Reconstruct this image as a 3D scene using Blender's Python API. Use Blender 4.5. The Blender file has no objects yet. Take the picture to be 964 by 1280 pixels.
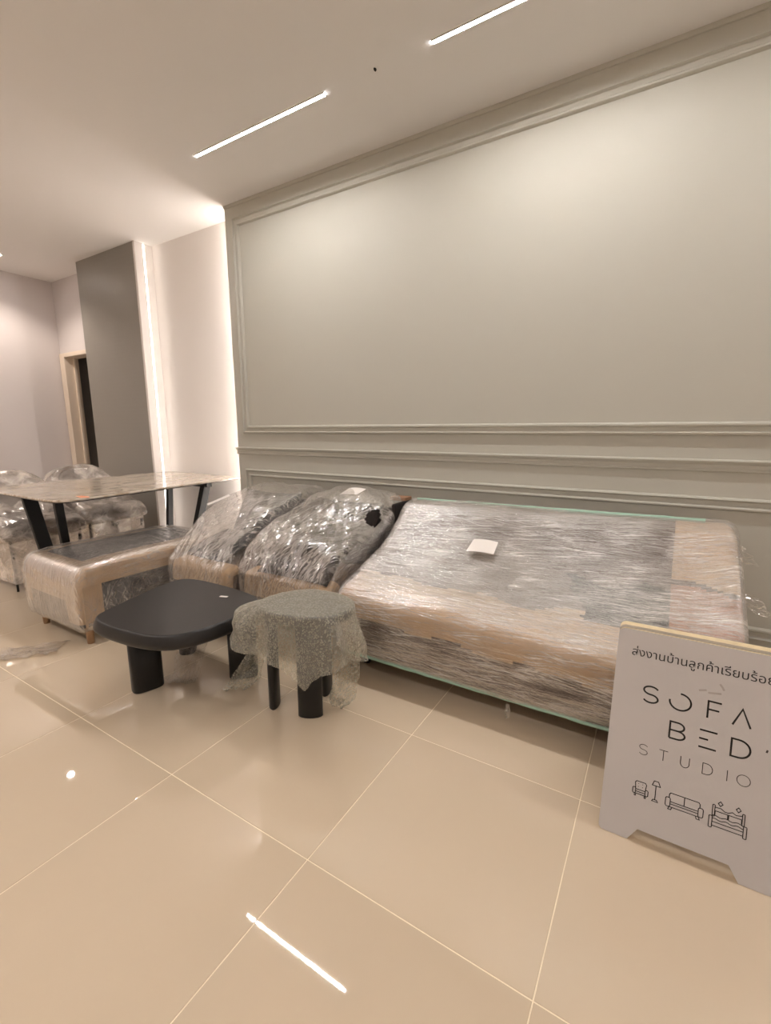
import bpy, bmesh, math, random
import numpy as np
from mathutils import Vector, Matrix, noise as mnoise

random.seed(4)
SC = bpy.context.scene
COL = SC.collection
PI = math.pi
H = 2.768            # ceiling height

# ------------------------------------------------------------------ camera
cam = bpy.data.cameras.new('camera')
cam.sensor_fit = 'VERTICAL'; cam.sensor_height = 24.0
cam.lens = 569.87 / 1280 * 24.0
cam.clip_start = 0.02; cam.clip_end = 60
CAM = bpy.data.objects.new('camera', cam); COL.objects.link(CAM)
yaw, pitch, roll = 0.5469, 0.18, -0.0025
fw = Vector((-math.sin(yaw)*math.cos(pitch), math.cos(yaw)*math.cos(pitch), -math.sin(pitch)))
rt = Vector((math.cos(yaw), math.sin(yaw), 0)); up = rt.cross(fw)
c_, s_ = math.cos(roll), math.sin(roll)
rt, up = c_*rt + s_*up, -s_*rt + c_*up
M = Matrix((rt, up, -fw)).transposed().to_4x4()
M.translation = (2.951, -2.561, 1.1485)
CAM.matrix_world = M
SC.camera = CAM

# ------------------------------------------------------------------ world, exposure
w = bpy.data.worlds.new('world'); SC.world = w; w.use_nodes = True
w.node_tree.nodes['Background'].inputs[0].default_value = (0.9, 0.85, 0.8, 1)
w.node_tree.nodes['Background'].inputs[1].default_value = 0.02
vs = SC.view_settings
vs.view_transform = 'Standard'; vs.look = 'None'; vs.gamma = 1.0; vs.use_curve_mapping = False
vs.exposure = 1.94
SC.cycles.transparent_max_bounces = 24
SC.cycles.max_bounces = 10
SC.cycles.diffuse_bounces = 6
LIGHT_COL = (1.0, 0.95, 0.92)
STRIP_E = 72.0       # ceiling strips
REAR_FILL_E = 88.0        # unseen strips added behind the viewer to brighten the room
LED_E = 3.2          # vertical strips in the niche

# ------------------------------------------------------------------ helpers
def lin(c):
    return tuple(((v/255)/12.92 if v/255 <= .04045 else ((v/255+.055)/1.055)**2.4) for v in c) + (1.0,)

def mat(name, col, rough=.5, spec=.5, metal=0., coat=0., bump=None, var=None):
    """bump=(scale,strength,dist)  var=(scale,amount)"""
    m = bpy.data.materials.new(name); m.use_nodes = True
    nt = m.node_tree; b = nt.nodes['Principled BSDF']
    b.inputs['Base Color'].default_value = lin(col)
    b.inputs['Roughness'].default_value = rough
    b.inputs['Specular IOR Level'].default_value = spec
    b.inputs['Metallic'].default_value = metal
    b.inputs['Coat Weight'].default_value = coat
    tc = None
    if bump or var:
        tc = nt.nodes.new('ShaderNodeTexCoord')
    if var:
        n = nt.nodes.new('ShaderNodeTexNoise'); n.inputs['Scale'].default_value = var[0]; n.inputs['Detail'].default_value = 5
        nt.links.new(tc.outputs['Object'], n.inputs['Vector'])
        hs = nt.nodes.new('ShaderNodeHueSaturation'); hs.inputs['Color'].default_value = lin(col)
        mr = nt.nodes.new('ShaderNodeMapRange'); mr.inputs[1].default_value = .3; mr.inputs[2].default_value = .7
        mr.inputs[3].default_value = 1-var[1]; mr.inputs[4].default_value = 1+var[1]
        nt.links.new(n.outputs['Fac'], mr.inputs[0]); nt.links.new(mr.outputs[0], hs.inputs['Value'])
        nt.links.new(hs.outputs[0], b.inputs['Base Color'])
    if bump:
        n = nt.nodes.new('ShaderNodeTexNoise'); n.inputs['Scale'].default_value = bump[0]; n.inputs['Detail'].default_value = 4
        nt.links.new(tc.outputs['Object'], n.inputs['Vector'])
        bp = nt.nodes.new('ShaderNodeBump'); bp.inputs['Strength'].default_value = bump[1]; bp.inputs['Distance'].default_value = bump[2]
        nt.links.new(n.outputs['Fac'], bp.inputs['Height']); nt.links.new(bp.outputs[0], b.inputs['Normal'])
    return m

def emis(name, col, strength):
    m = bpy.data.materials.new(name); m.use_nodes = True
    b = m.node_tree.nodes['Principled BSDF']
    b.inputs['Base Color'].default_value = (.9, .9, .9, 1)
    b.inputs['Emission Color'].default_value = (*col, 1)
    b.inputs['Emission Strength'].default_value = strength
    return m

def film_mat(name, haze=.16, streak=.5, su=2.5, sv=90., tilt=.08, rough=.18, tint=(236, 226, 216), bump=.55, crinkle=0., gloss=.7, distort=.25, cr=(.7, .5, 3, .5, 2.)):
    """clear stretch film: see-through, with glossy pleats running along UV.x and milky where it is bunched"""
    m = bpy.data.materials.new(name); m.use_nodes = True
    nt = m.node_tree; N = nt.nodes; L = nt.links
    b = N['Principled BSDF']; out = N['Material Output']
    b.inputs['Base Color'].default_value = lin(tint); b.inputs['Roughness'].default_value = rough
    b.inputs['Specular IOR Level'].default_value = .9
    uv = N.new('ShaderNodeUVMap')
    def streaks(ang, a, c, det):
        mp = N.new('ShaderNodeMapping'); mp.vector_type = 'TEXTURE'; mp.inputs['Rotation'].default_value = (0, 0, ang)
        mp.inputs['Scale'].default_value = (1/a, 1/c, 1)
        L.new(uv.outputs[0], mp.inputs[0])
        n = N.new('ShaderNodeTexNoise'); n.inputs['Scale'].default_value = 1; n.inputs['Detail'].default_value = det
        n.inputs['Distortion'].default_value = distort
        L.new(mp.outputs[0], n.inputs['Vector']); return n.outputs['Fac']
    s1 = streaks(tilt, su, sv, 3); s2 = streaks(-tilt*1.6, su*1.7, sv*1.9, 2)
    s3 = streaks(tilt*3, su*.6, sv*.18, 2)
    def math_(op, a, c, clamp=False):
        x = N.new('ShaderNodeMath'); x.operation = op; x.use_clamp = clamp
        for i, v in enumerate((a, c)):
            if isinstance(v, (int, float)): x.inputs[i].default_value = v
            else: L.new(v, x.inputs[i])
        return x.outputs[0]
    mul = math_('MULTIPLY', s1, s2)
    def ramp(v, lo, hi):
        r = N.new('ShaderNodeMapRange'); r.inputs[1].default_value = lo; r.inputs[2].default_value = hi; r.interpolation_type = 'SMOOTHSTEP'
        L.new(v, r.inputs[0]); return r.outputs[0]
    st = math_('MULTIPLY', ramp(mul, .22, .44), ramp(s3, .3, .7))
    def crease(v, wd):
        return ramp(math_('ABSOLUTE', math_('SUBTRACT', v, .5), 0), wd, 0.0)
    c1 = streaks(tilt*2, su*cr[0], sv*cr[1], cr[2]); c2 = streaks(-tilt*3, su*cr[0]*1.8, sv*cr[1]*1.7, cr[2])
    k1 = crease(c1, .035); k2 = crease(c2, .03)
    big = streaks(.4, 5, 7, 2)
    st = math_('MAXIMUM', st, math_('MULTIPLY', math_('MAXIMUM', k1, math_('MULTIPLY', k2, .8)), math_('MULTIPLY', ramp(big, .3, .62), cr[3])))
    h = math_('ADD', math_('ADD', s1, math_('MULTIPLY', s2, .6)), math_('MULTIPLY', s3, 1.2))
    h = math_('ADD', h, math_('MULTIPLY', math_('ADD', math_('ABSOLUTE', math_('SUBTRACT', c1, .5), 0), math_('ABSOLUTE', math_('SUBTRACT', c2, .5), 0)), cr[4]))
    if crinkle:
        tc = N.new('ShaderNodeTexCoord')
        v = N.new('ShaderNodeTexVoronoi'); v.feature = 'DISTANCE_TO_EDGE'; v.inputs['Scale'].default_value = 22
        n = N.new('ShaderNodeTexNoise'); n.inputs['Scale'].default_value = 9; n.inputs['Detail'].default_value = 3
        mx = N.new('ShaderNodeVectorMath'); mx.operation = 'MULTIPLY_ADD'; mx.inputs[1].default_value = (.14, .14, .14)
        L.new(tc.outputs['Object'], n.inputs['Vector']); L.new(n.outputs['Color'], mx.inputs[0]); L.new(tc.outputs['Object'], mx.inputs[2])
        L.new(mx.outputs[0], v.inputs['Vector'])
        edge = ramp(v.outputs['Distance'], .14, 0.0)
        h = math_('ADD', h, math_('MULTIPLY', v.outputs['Distance'], crinkle*5))
        st = math_('MAXIMUM', st, math_('MULTIPLY', edge, .35*crinkle))
    lw = N.new('ShaderNodeLayerWeight'); lw.inputs['Blend'].default_value = .3
    fac = math_('ADD', math_('MULTIPLY', st, streak), math_('ADD', math_('MULTIPLY', ramp(big, .25, .75), haze*2), math_('MULTIPLY', lw.outputs['Facing'], .22)), True)
    bp = N.new('ShaderNodeBump'); bp.inputs['Strength'].default_value = bump; bp.inputs['Distance'].default_value = .006
    L.new(h, bp.inputs['Height']); L.new(bp.outputs[0], b.inputs['Normal'])
    tr = N.new('ShaderNodeBsdfTransparent'); tr.inputs[0].default_value = (.94, .93, .92, 1)
    mix = N.new('ShaderNodeMixShader'); L.new(fac, mix.inputs[0]); L.new(tr.outputs[0], mix.inputs[1]); L.new(b.outputs[0], mix.inputs[2])
    # thin glossy skin on top of everything
    gl = N.new('ShaderNodeBsdfGlossy'); gl.inputs['Roughness'].default_value = rough*.8; gl.inputs['Color'].default_value = (1, 1, 1, 1)
    L.new(bp.outputs[0], gl.inputs['Normal'])
    fr = N.new('ShaderNodeFresnel'); fr.inputs['IOR'].default_value = 1.5; L.new(bp.outputs[0], fr.inputs['Normal'])
    mix2 = N.new('ShaderNodeMixShader'); L.new(math_('MULTIPLY', fr.outputs[0], gloss, True), mix2.inputs[0])
    L.new(mix.outputs[0], mix2.inputs[1]); L.new(gl.outputs[0], mix2.inputs[2])
    L.new(mix2.outputs[0], out.inputs['Surface'])
    return m

def bubble_mat(name):
    m = bpy.data.materials.new(name); m.use_nodes = True
    nt = m.node_tree; N = nt.nodes; L = nt.links
    b = N['Principled BSDF']; out = N['Material Output']
    b.inputs['Base Color'].default_value = lin((206, 200, 184)); b.inputs['Roughness'].default_value = .28
    uv = N.new('ShaderNodeUVMap')
    v = N.new('ShaderNodeTexVoronoi'); v.inputs['Scale'].default_value = 125; v.inputs['Randomness'].default_value = .75
    L.new(uv.outputs[0], v.inputs['Vector'])
    bp = N.new('ShaderNodeBump'); bp.invert = True; bp.inputs['Strength'].default_value = .9; bp.inputs['Distance'].default_value = .004
    L.new(v.outputs['Distance'], bp.inputs['Height']); L.new(bp.outputs[0], b.inputs['Normal'])
    r = N.new('ShaderNodeMapRange'); r.inputs[1].default_value = .0; r.inputs[2].default_value = .6; r.inputs[3].default_value = .56; r.inputs[4].default_value = .27
    L.new(v.outputs['Distance'], r.inputs[0])
    lw = N.new('ShaderNodeLayerWeight'); lw.inputs['Blend'].default_value = .35
    ad = N.new('ShaderNodeMath'); ad.operation = 'MULTIPLY_ADD'; ad.use_clamp = True; ad.inputs[1].default_value = .25
    L.new(lw.outputs['Facing'], ad.inputs[0]); L.new(r.outputs[0], ad.inputs[2])
    tr = N.new('ShaderNodeBsdfTransparent'); tr.inputs[0].default_value = (.95, .95, .92, 1)
    mix = N.new('ShaderNodeMixShader'); L.new(ad.outputs[0], mix.inputs[0]); L.new(tr.outputs[0], mix.inputs[1]); L.new(b.outputs[0], mix.inputs[2])
    L.new(mix.outputs[0], out.inputs['Surface'])
    return m

def mk(name, verts, faces, m, parent=None, smooth=False, uvs=None):
    me = bpy.data.meshes.new(name)
    me.from_pydata([tuple(map(float, v)) for v in verts], [], faces)
    if uvs is not None:
        ul = me.uv_layers.new(name='UVMap')
        idx = np.empty(len(me.loops), dtype=np.int32); me.loops.foreach_get('vertex_index', idx)
        ul.data.foreach_set('uv', np.asarray(uvs, dtype=np.float32)[idx].ravel())
    me.update()
    if smooth: me.polygons.foreach_set('use_smooth', [True]*len(me.polygons))
    if m: me.materials.append(m)
    o = bpy.data.objects.new(name, me); COL.objects.link(o)
    if parent: o.parent = parent
    return o

def from_bm(name, bm, m, parent=None, smooth=False):
    bmesh.ops.recalc_face_normals(bm, faces=bm.faces)
    me = bpy.data.meshes.new(name); bm.to_mesh(me); bm.free()
    if smooth: me.polygons.foreach_set('use_smooth', [True]*len(me.polygons))
    if m: me.materials.append(m)
    o = bpy.data.objects.new(name, me); COL.objects.link(o)
    if parent: o.parent = parent
    return o

def box(name, a, b, m, parent=None, bevel=0., seg=2):
    bm = bmesh.new()
    bmesh.ops.create_cube(bm, size=1)
    for v in bm.verts:
        v.co = Vector([(a[i]+b[i])/2 + v.co[i]*(b[i]-a[i]) for i in range(3)])
    if bevel:
        bmesh.ops.bevel(bm, geom=list(bm.edges), offset=bevel, segments=seg, affect='EDGES', profile=.5)
    return from_bm(name, bm, m, parent, smooth=False)

def thing(name, label, cat, loc=(0, 0, 0), rotz=0, group=None):
    o = bpy.data.objects.new(name, None); COL.objects.link(o)
    o.location = loc; o.rotation_euler = (0, 0, rotz); o.empty_display_size = .1
    o['label'] = label; o['category'] = cat
    if group: o['group'] = group
    return o

def tag(o, label, cat, group=None):
    o['label'] = label; o['category'] = cat
    if group: o['group'] = group
    return o

def struct(o, label=None):
    o['kind'] = 'structure'
    if label: o['label'] = label
    return o

def smooth_poly(pts, n=2, closed=True):
    pts = [np.array(p, float) for p in pts]
    for _ in range(n):
        q = []
        L = len(pts)
        rng = range(L) if closed else range(L-1)
        if not closed: q.append(pts[0])
        for i in rng:
            a, b = pts[i], pts[(i+1) % L]
            q += [a*.75+b*.25, a*.25+b*.75]
        if not closed: q.append(pts[-1])
        pts = q
    return np.array(pts)

def resample(pts, n, closed=True):
    P = np.vstack([pts, pts[:1]]) if closed else np.asarray(pts)
    d = np.r_[0, np.cumsum(np.linalg.norm(np.diff(P, axis=0), axis=1))]
    t = np.linspace(0, d[-1], n+1)[:-1] if closed else np.linspace(0, d[-1], n)
    return np.stack([np.interp(t, d, P[:, k]) for k in range(P.shape[1])], 1)

def prism(name, outline, zs, m, parent=None, smooth=True):
    """outline list of xy; zs list of (z, inset) from bottom to top; caps at both ends"""
    P = np.asarray(outline, float); n = len(P); c = P.mean(0)
    # normals
    t = np.roll(P, -1, 0)-np.roll(P, 1, 0); nn = np.stack([t[:, 1], -t[:, 0]], 1); nn /= np.linalg.norm(nn, axis=1)[:, None]
    if ((P-c)*nn).sum() < 0: nn = -nn
    V = []; F = []
    for z, ins in zs:
        Q = P - nn*ins
        V += [(q[0], q[1], z) for q in Q]
    for k in range(len(zs)-1):
        for i in range(n):
            j = (i+1) % n
            F.append((k*n+i, k*n+j, (k+1)*n+j, (k+1)*n+i))
    F.append(tuple(range(n))[::-1]); F.append(tuple((len(zs)-1)*n+i for i in range(n)))
    bm = bmesh.new()
    vs_ = [bm.verts.new(v) for v in V]
    for f in F: bm.faces.new([vs_[i] for i in f])
    o = from_bm(name, bm, m, parent)
    for p in o.data.polygons:
        p.use_smooth = smooth and len(p.vertices) == 4
    return o

def tube(name, pts, r, m, parent=None, seg=10, cap=True):
    pts = [Vector(p) for p in pts]; V = []; F = []
    rs = r if isinstance(r, (list, tuple)) else [r]*len(pts)
    for i, p in enumerate(pts):
        d = (pts[min(i+1, len(pts)-1)]-pts[max(i-1, 0)]).normalized()
        a = d.cross(Vector((0, 0, 1)));
        if a.length < 1e-3: a = Vector((1, 0, 0))
        a.normalize(); b = d.cross(a)
        for k in range(seg):
            t = 2*PI*k/seg; V.append(p + a*math.cos(t)*rs[i] + b*math.sin(t)*rs[i])
    for i in range(len(pts)-1):
        for k in range(seg):
            k2 = (k+1) % seg
            F.append((i*seg+k, i*seg+k2, (i+1)*seg+k2, (i+1)*seg+k))
    if cap:
        F.append(tuple(range(seg))[::-1]); F.append(tuple((len(pts)-1)*seg+k for k in range(seg)))
    bm = bmesh.new(); vv = [bm.verts.new(v) for v in V]
    for f in F: bm.faces.new([vv[i] for i in f])
    o = from_bm(name, bm, m, parent)
    for p in o.data.polygons: p.use_smooth = len(p.vertices) == 4
    return o

def nz(x, y, z): return mnoise.noise((x, y, z))

def loft(name, prof, x0, x1, m, parent=None, nx=60, nm=120, R=.05, off=0., disp=None, smooth=True, delete=None, vr=None, xr=None, cap=True, swap=False):
    """prof(t)->(K,2) closed y,z outline at t in 0..1 along x. disp(x,v,y,z)->outward shift. vr=(v0,v1) keeps only that stretch of the outline"""
    # x stations, denser at the ends
    xs = np.unique(np.r_[x0-off + R*(1-np.cos(np.linspace(0, PI/2, 7))), np.linspace(x0-off+R, x1+off-R, nx), x1+off-R*(1-np.cos(np.linspace(0, PI/2, 7)))])
    rings = []; uv = []
    for x in xs:
        t = (x-x0)/(x1-x0)
        P = resample(prof(min(max(t, 0), 1)), nm)
        c = (P.max(0)+P.min(0))/2
        s = min(x-(x0-off), (x1+off)-x)
        ins = R*(1-math.sqrt(max(0, 1-(1-s/R)**2))) if s < R else 0
        tg = np.roll(P, -1, 0)-np.roll(P, 1, 0); n2 = np.stack([tg[:, 1], -tg[:, 0]], 1); n2 /= np.linalg.norm(n2, axis=1)[:, None]+1e-9
        if ((P-c)*n2).sum() < 0: n2 = -n2
        seg = np.linalg.norm(np.roll(P, -1, 0)-P, axis=1); v = np.r_[0, np.cumsum(seg)[:-1]]
        o_ = np.full(nm, off-ins)
        if disp is not None:
            o_ = o_ + np.array([disp(x, v[i], P[i, 0], P[i, 1]) for i in range(nm)])
        Q = P + n2*o_[:, None]
        rings.append(np.c_[np.full(nm, x), Q]); uv.append(np.c_[np.full(nm, x), v])
    nr = len(rings); V = np.vstack(rings); UV = np.vstack(uv)
    F = []
    i0, i1 = (0, nm) if vr is None else vr
    for k in range(nr-1):
        if xr and not (xr[0] <= (xs[k]+xs[k+1])/2 <= xr[1]): continue
        for i in range(i0, i1):
            j = (i+1) % nm
            if delete and delete(V[k*nm+i]): continue
            F.append((k*nm+i, k*nm+j, (k+1)*nm+j, (k+1)*nm+i))
    if cap and vr is None and xr is None:
        V = list(V); UV = list(UV)
        for k in (0, nr-1):
            base = k*nm; c = rings[k].mean(0)
            idx = [base+i for i in range(nm)]
            for f in (.66, .33):
                new = []
                for i in range(nm):
                    V.append(c+(rings[k][i]-c)*f); UV.append((xs[k] + (1-f)*.3*(1 if k else -1), uv[k][i][1])); new.append(len(V)-1)
                for i in range(nm):
                    j = (i+1) % nm
                    F.append((idx[i], idx[j], new[j], new[i]) if k else (idx[j], idx[i], new[i], new[j]))
                idx = new
            V.append(c); UV.append((xs[k], uv[k][:, 1].mean()))
            ci = len(V)-1
            for i in range(nm):
                j = (i+1) % nm
                F.append((idx[i], idx[j], ci) if k else (idx[j], idx[i], ci))
    V = np.asarray(V); UV = np.asarray(UV)
    used = sorted({i for f in F for i in f}); remap = {o: n for n, o in enumerate(used)}
    F = [tuple(remap[i] for i in f) for f in F]
    return mk(name, V[used], F, m, parent, smooth, UV[used][:, ::-1] if swap else UV[used])

def pillow(name, w, d, t, m, parent=None, n=22, sag=0., power=.55):
    """square cushion in local xy, thickness z, pinched corners"""
    V = []; F = []; UV = []
    for side in (1, -1):
        for i in range(n+1):
            for j in range(n+1):
                u = -1+2*i/n; v = -1+2*j/n
                prof = max(0, (1-u*u)*(1-v*v))**power
                pin = 1-.09*(1-(1-abs(u)**2)*.9)*(abs(v)**2) if False else 1-.07*(u*u*v*v)*-1
                ex = 1-.08*(1-v*v); ey = 1-.08*(1-u*u)
                x = u*w/2*(1-.06*(1-v*v)*abs(u)); y = v*d/2*(1-.06*(1-u*u)*abs(v))
                z = side*t/2*prof + .012*nz(x*7, y*7, side*3)*prof - sag*(u*u)
                V.append((x, y, z)); UV.append((x, y))
    k = (n+1)*(n+1)
    for i in range(n):
        for j in range(n):
            a = i*(n+1)+j; F.append((a, a+n+1, a+n+2, a+1)); F.append((k+a, k+a+1, k+a+n+2, k+a+n+1))
    o = mk(name, V, F, m, parent, True, UV)
    bm = bmesh.new(); bm.from_mesh(o.data); bmesh.ops.remove_doubles(bm, verts=bm.verts, dist=1e-5); bm.to_mesh(o.data); bm.free()
    return o

# ------------------------------------------------------------------ materials
M_CEIL = mat('ceiling paint', (230, 228, 226), .8, .2)
M_WHITE = mat('white wall paint', (228, 223, 219), .75, .25)
M_SAGE = mat('sage grey wall paint', (184, 181, 170), .55, .35)
M_LEFT = mat('warm grey wall paint', (210, 204, 203), .7, .3)
M_PILLAR = mat('embossed grey wallpaper', (144, 140, 133), .42, .45)
nt = M_PILLAR.node_tree; tc = nt.nodes.new('ShaderNodeTexCoord'); wv = nt.nodes.new('ShaderNodeTexVoronoi'); wv.inputs['Scale'].default_value = 26; wv.inputs['Randomness'].default_value = .15
bp = nt.nodes.new('ShaderNodeBump'); bp.inputs['Strength'].default_value = .18; bp.inputs['Distance'].default_value = .004
nt.links.new(tc.outputs['Object'], wv.inputs['Vector']); nt.links.new(wv.outputs['Distance'], bp.inputs['Height']); nt.links.new(bp.outputs[0], nt.nodes['Principled BSDF'].inputs['Normal'])
M_TILE = mat('polished cream porcelain', (205, 187, 163), .02, .95, var=(1.2, .03))
M_GROUT = mat('pale grout', (236, 222, 196), .6, .3)
M_DOORFR = mat('cream door frame', (222, 208, 192), .5)
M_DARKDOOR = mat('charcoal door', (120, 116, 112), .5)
M_BLACK = mat('matt black stained wood', (20, 17, 16), .40, .55, bump=(60, .08, .002))
M_BLACKLEG = mat('black lacquer', (20, 18, 18), .4, .4)
M_STEEL = mat('black steel', (16, 15, 15), .45, .4)
M_FABRIC = mat('grey brown fabric', (96, 83, 75), .9, .2, bump=(220, .3, .003), var=(14, .12))
M_SLATE = mat('slate fabric', (70, 70, 72), .85, .2, bump=(220, .3, .003), var=(14, .12))
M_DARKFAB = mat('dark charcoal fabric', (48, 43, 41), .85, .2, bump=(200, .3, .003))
M_CARD = mat('kraft cardboard', (176, 149, 119), .75, .3, var=(9, .07), bump=(90, .15, .002))
M_REDCARD = mat('reddish cardboard', (158, 112, 88), .75, .3, var=(9, .07))
M_GREEN = mat('pale green foam', (156, 186, 168), .7, .3)
M_WOOD = mat('ash wood', (166, 132, 100), .5, .4, var=(20, .1))
M_PAPER = mat('white paper', (232, 226, 220), .7, .3)
M_BOARD = mat('white painted board', (198, 193, 191), .6, .35, var=(3, .025))
M_PLY = mat('board edge', (214, 196, 160), .7, .3, var=(30, .1))
M_INK = mat('black print', (22, 18, 16), .5)
M_THIN = mat('grey print', (58, 50, 46), .5)
M_SMUDGE = mat('grey smudge', (178, 170, 165), .6)
M_ALU = mat('white aluminium', (220, 216, 210), .4, .5)
M_SEAT = mat('grey upholstery', (146, 136, 130), .8, .3, bump=(200, .3, .003))
M_HOLE = mat('dark hole', (40, 36, 34), .8)
M_STRIP = emis('strip diffuser', (1.0, .965, .95), STRIP_E)
M_STRIP_FILL = emis('fill strip diffuser', LIGHT_COL, REAR_FILL_E)
M_LED = emis('led tape', (1.0, .90, .82), LED_E)
M_LEDC = emis('led tape concealed', (1.0, .90, .83), LED_E*9)
M_SPOT = emis('downlight lens', (1.0, .92, .86), 60)
F_TIGHT = film_mat('tight stretch film', haze=.075, streak=.75, su=2.0, sv=110, tilt=.06, rough=.3, gloss=.45, cr=(.8, .45, 3, .75, 1.5))
F_OTTO = film_mat('stretch film on ottoman', haze=.07, streak=.5, su=3.0, sv=70, tilt=.10, rough=.24, gloss=.55, cr=(.9, .4, 2, .55, 2.))
F_LOOSE = film_mat('loose crumpled film', haze=.035, streak=.5, su=4.5, sv=40, tilt=.7, rough=.22, bump=.5, gloss=.35, distort=.6, cr=(1.0, .5, 2, .75, 3.))
F_CHAIR = film_mat('chair film', haze=.32, streak=.4, su=6, sv=18, tilt=.4, rough=.2, bump=.35, gloss=.8, distort=.5, cr=(1.2, .7, 1, .5, 2.))
F_SCRAP = film_mat('film scrap', haze=.04, streak=.35, su=8, sv=30, tilt=.5, rough=.15, bump=.6, gloss=.9, distort=.6, cr=(1.2, .6, 3, .6, 4.))
B_WRAP = bubble_mat('bubble wrap')

# ------------------------------------------------------------------ room shell
X0, X1, Y0, Y1 = -3.075, 5.2, -4.75, 0.0
floor = struct(box('floor', (-3.2, -4.8, -.06), (5.3, 1.4, -.0012), M_GROUT))
T = .6; tx0, ty0 = 1.623, -1.777
g = .0016
bm = bmesh.new(); bmesh.ops.create_cube(bm, size=1)
for v in bm.verts: v.co = Vector((v.co.x*(T-2*g), v.co.y*(T-2*g), v.co.z*.01-.005))
bmesh.ops.bevel(bm, geom=[e for e in bm.edges if all(v.co.z > -.001 for v in e.verts)], offset=.0009, segments=1, affect='EDGES')
tile0 = from_bm('tile', bm, M_TILE, floor)
first = True
for i in range(-8, 6):
    for j in range(-5, 4):
        o = tile0 if first else tile0.copy()
        if not first: COL.objects.link(o); o.parent = floor
        first = False
        o.location = (tx0+(i+.5)*T, ty0+(j+.5)*T, 0)
ceiling = struct(box('ceiling', (-3.2, -4.8, H), (5.3, 1.4, H+.1), M_CEIL))
wall_back = struct(box('wall_back', (0, 0, 0), (X1, .15, H), M_SAGE))
wall_niche = struct(box('wall_niche', (-1.17, .162, 0), (.2, .3, H), M_WHITE))
wall_pillar = struct(box('wall_pillar', (-2.16, .006, 0), (-1.165, .3, H), M_WHITE))
box('wallpaper_panel', (-2.162, -.004, 0), (-1.19, .006, H), M_PILLAR, wall_pillar)
box('edge_trim', (-1.19, -.004, 0), (-1.163, .008, H), M_WHITE, wall_pillar)
wall_left = struct(box('wall_left', (-3.2, -4.8, 0), (X0, .3, H), M_LEFT))
wall_front = struct(box('wall_front', (-3.2, -4.9, 0), (5.3, -4.75, H), M_WHITE))
wall_right = struct(box('wall_right', (X1, -4.8, 0), (5.35, .15, H), M_WHITE))
# far wall with the doorway
wf = struct(box('wall_far', (X0, .172, 2.0), (-2.15, .3, H), M_LEFT))
box('wall_piece', (X0, .172, 0), (-3.06, .3, 2.0), M_LEFT, wf)
d = thing('door_1', 'cream door frame around a dark doorway beside the grey pillar', 'door'); d['kind'] = 'structure'; del d['category']
box('door_frame', (-3.06, .150, 0), (-2.955, .30, 2.0), M_DOORFR, d, .004)
box('door_frame', (-2.955, .150, 1.955), (-2.17, .30, 2.0), M_DOORFR, d, .004)
box('door_stop', (-2.955, .24, 0), (-2.93, .262, 1.955), M_DOORFR, d)
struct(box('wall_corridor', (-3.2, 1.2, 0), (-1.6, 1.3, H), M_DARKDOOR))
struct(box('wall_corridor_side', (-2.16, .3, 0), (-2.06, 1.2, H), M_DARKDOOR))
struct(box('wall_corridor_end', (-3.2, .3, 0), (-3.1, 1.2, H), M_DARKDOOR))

# --- mouldings of the panelled wall
def frame_moulding(name, x0, x1, z0, z1, prof, m, parent):
    """prof: list of (inward offset, proud). swept round a rectangle on the wall y=0"""
    V = []; F = []
    for (o, h) in prof:
        V += [(x0+o, -h, z0+o), (x1-o, -h, z0+o), (x1-o, -h, z1-o), (x0+o, -h, z1-o)]
    n = len(prof)
    for k in range(n-1):
        for i in range(4):
            j = (i+1) % 4
            F.append((k*4+i, k*4+j, (k+1)*4+j, (k+1)*4+i))
    return mk(name, V, F, m, parent)
def bead(o, wd, h, n=5):
    return [(o+wd*i/n, h*math.sin(PI*i/n)**.7 if 0 < i < n else 0) for i in range(n+1)]
prof = [(0, 0)] + [(0, .010)] + [(.003, .018), (.010, .021), (.014, .013), (.015, .007)] + [(.020, .005), (.038, .005)] + [(.040, .013), (.046, .018), (.053, .017), (.057, .009), (.060, 0)]
frame_moulding('panel_moulding', .085, 4.7, 1.118, 2.668, prof, M_SAGE, wall_back)
frame_moulding('panel_moulding', .085, 4.7, .190, .838, prof, M_SAGE, wall_back)
def rail(name, x0, x1, prof, m, parent):
    V = []; F = []
    for (z, h) in prof: V += [(x0, -h, z), (x1, -h, z)]
    for k in range(len(prof)-1): F.append((2*k, 2*k+1, 2*k+3, 2*k+2))
    n = len(prof)
    F.append(tuple(2*k for k in range(n))); F.append(tuple(2*k+1 for k in range(n))[::-1])
    return mk(name, V, F, m, parent)
rail('chair_rail', -.006, 5.2, [(.953, 0), (.953, .008), (.958, .014), (.964, .013), (.968, .009), (.985, .010), (.992, .020), (1.002, .026), (1.008, .024), (1.010, .014), (1.010, 0)], M_SAGE, wall_back)
rail('cornice_bead', 0, 5.2, [(H-.020, 0), (H-.018, .006), (H-.006, .010), (H, .010)], M_SAGE, wall_back)
struct(rail('baseboard_back', 0, 5.2, [(0, 0), (0, .016), (.09, .016), (.10, .010), (.105, 0)], M_SAGE, None))

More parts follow.
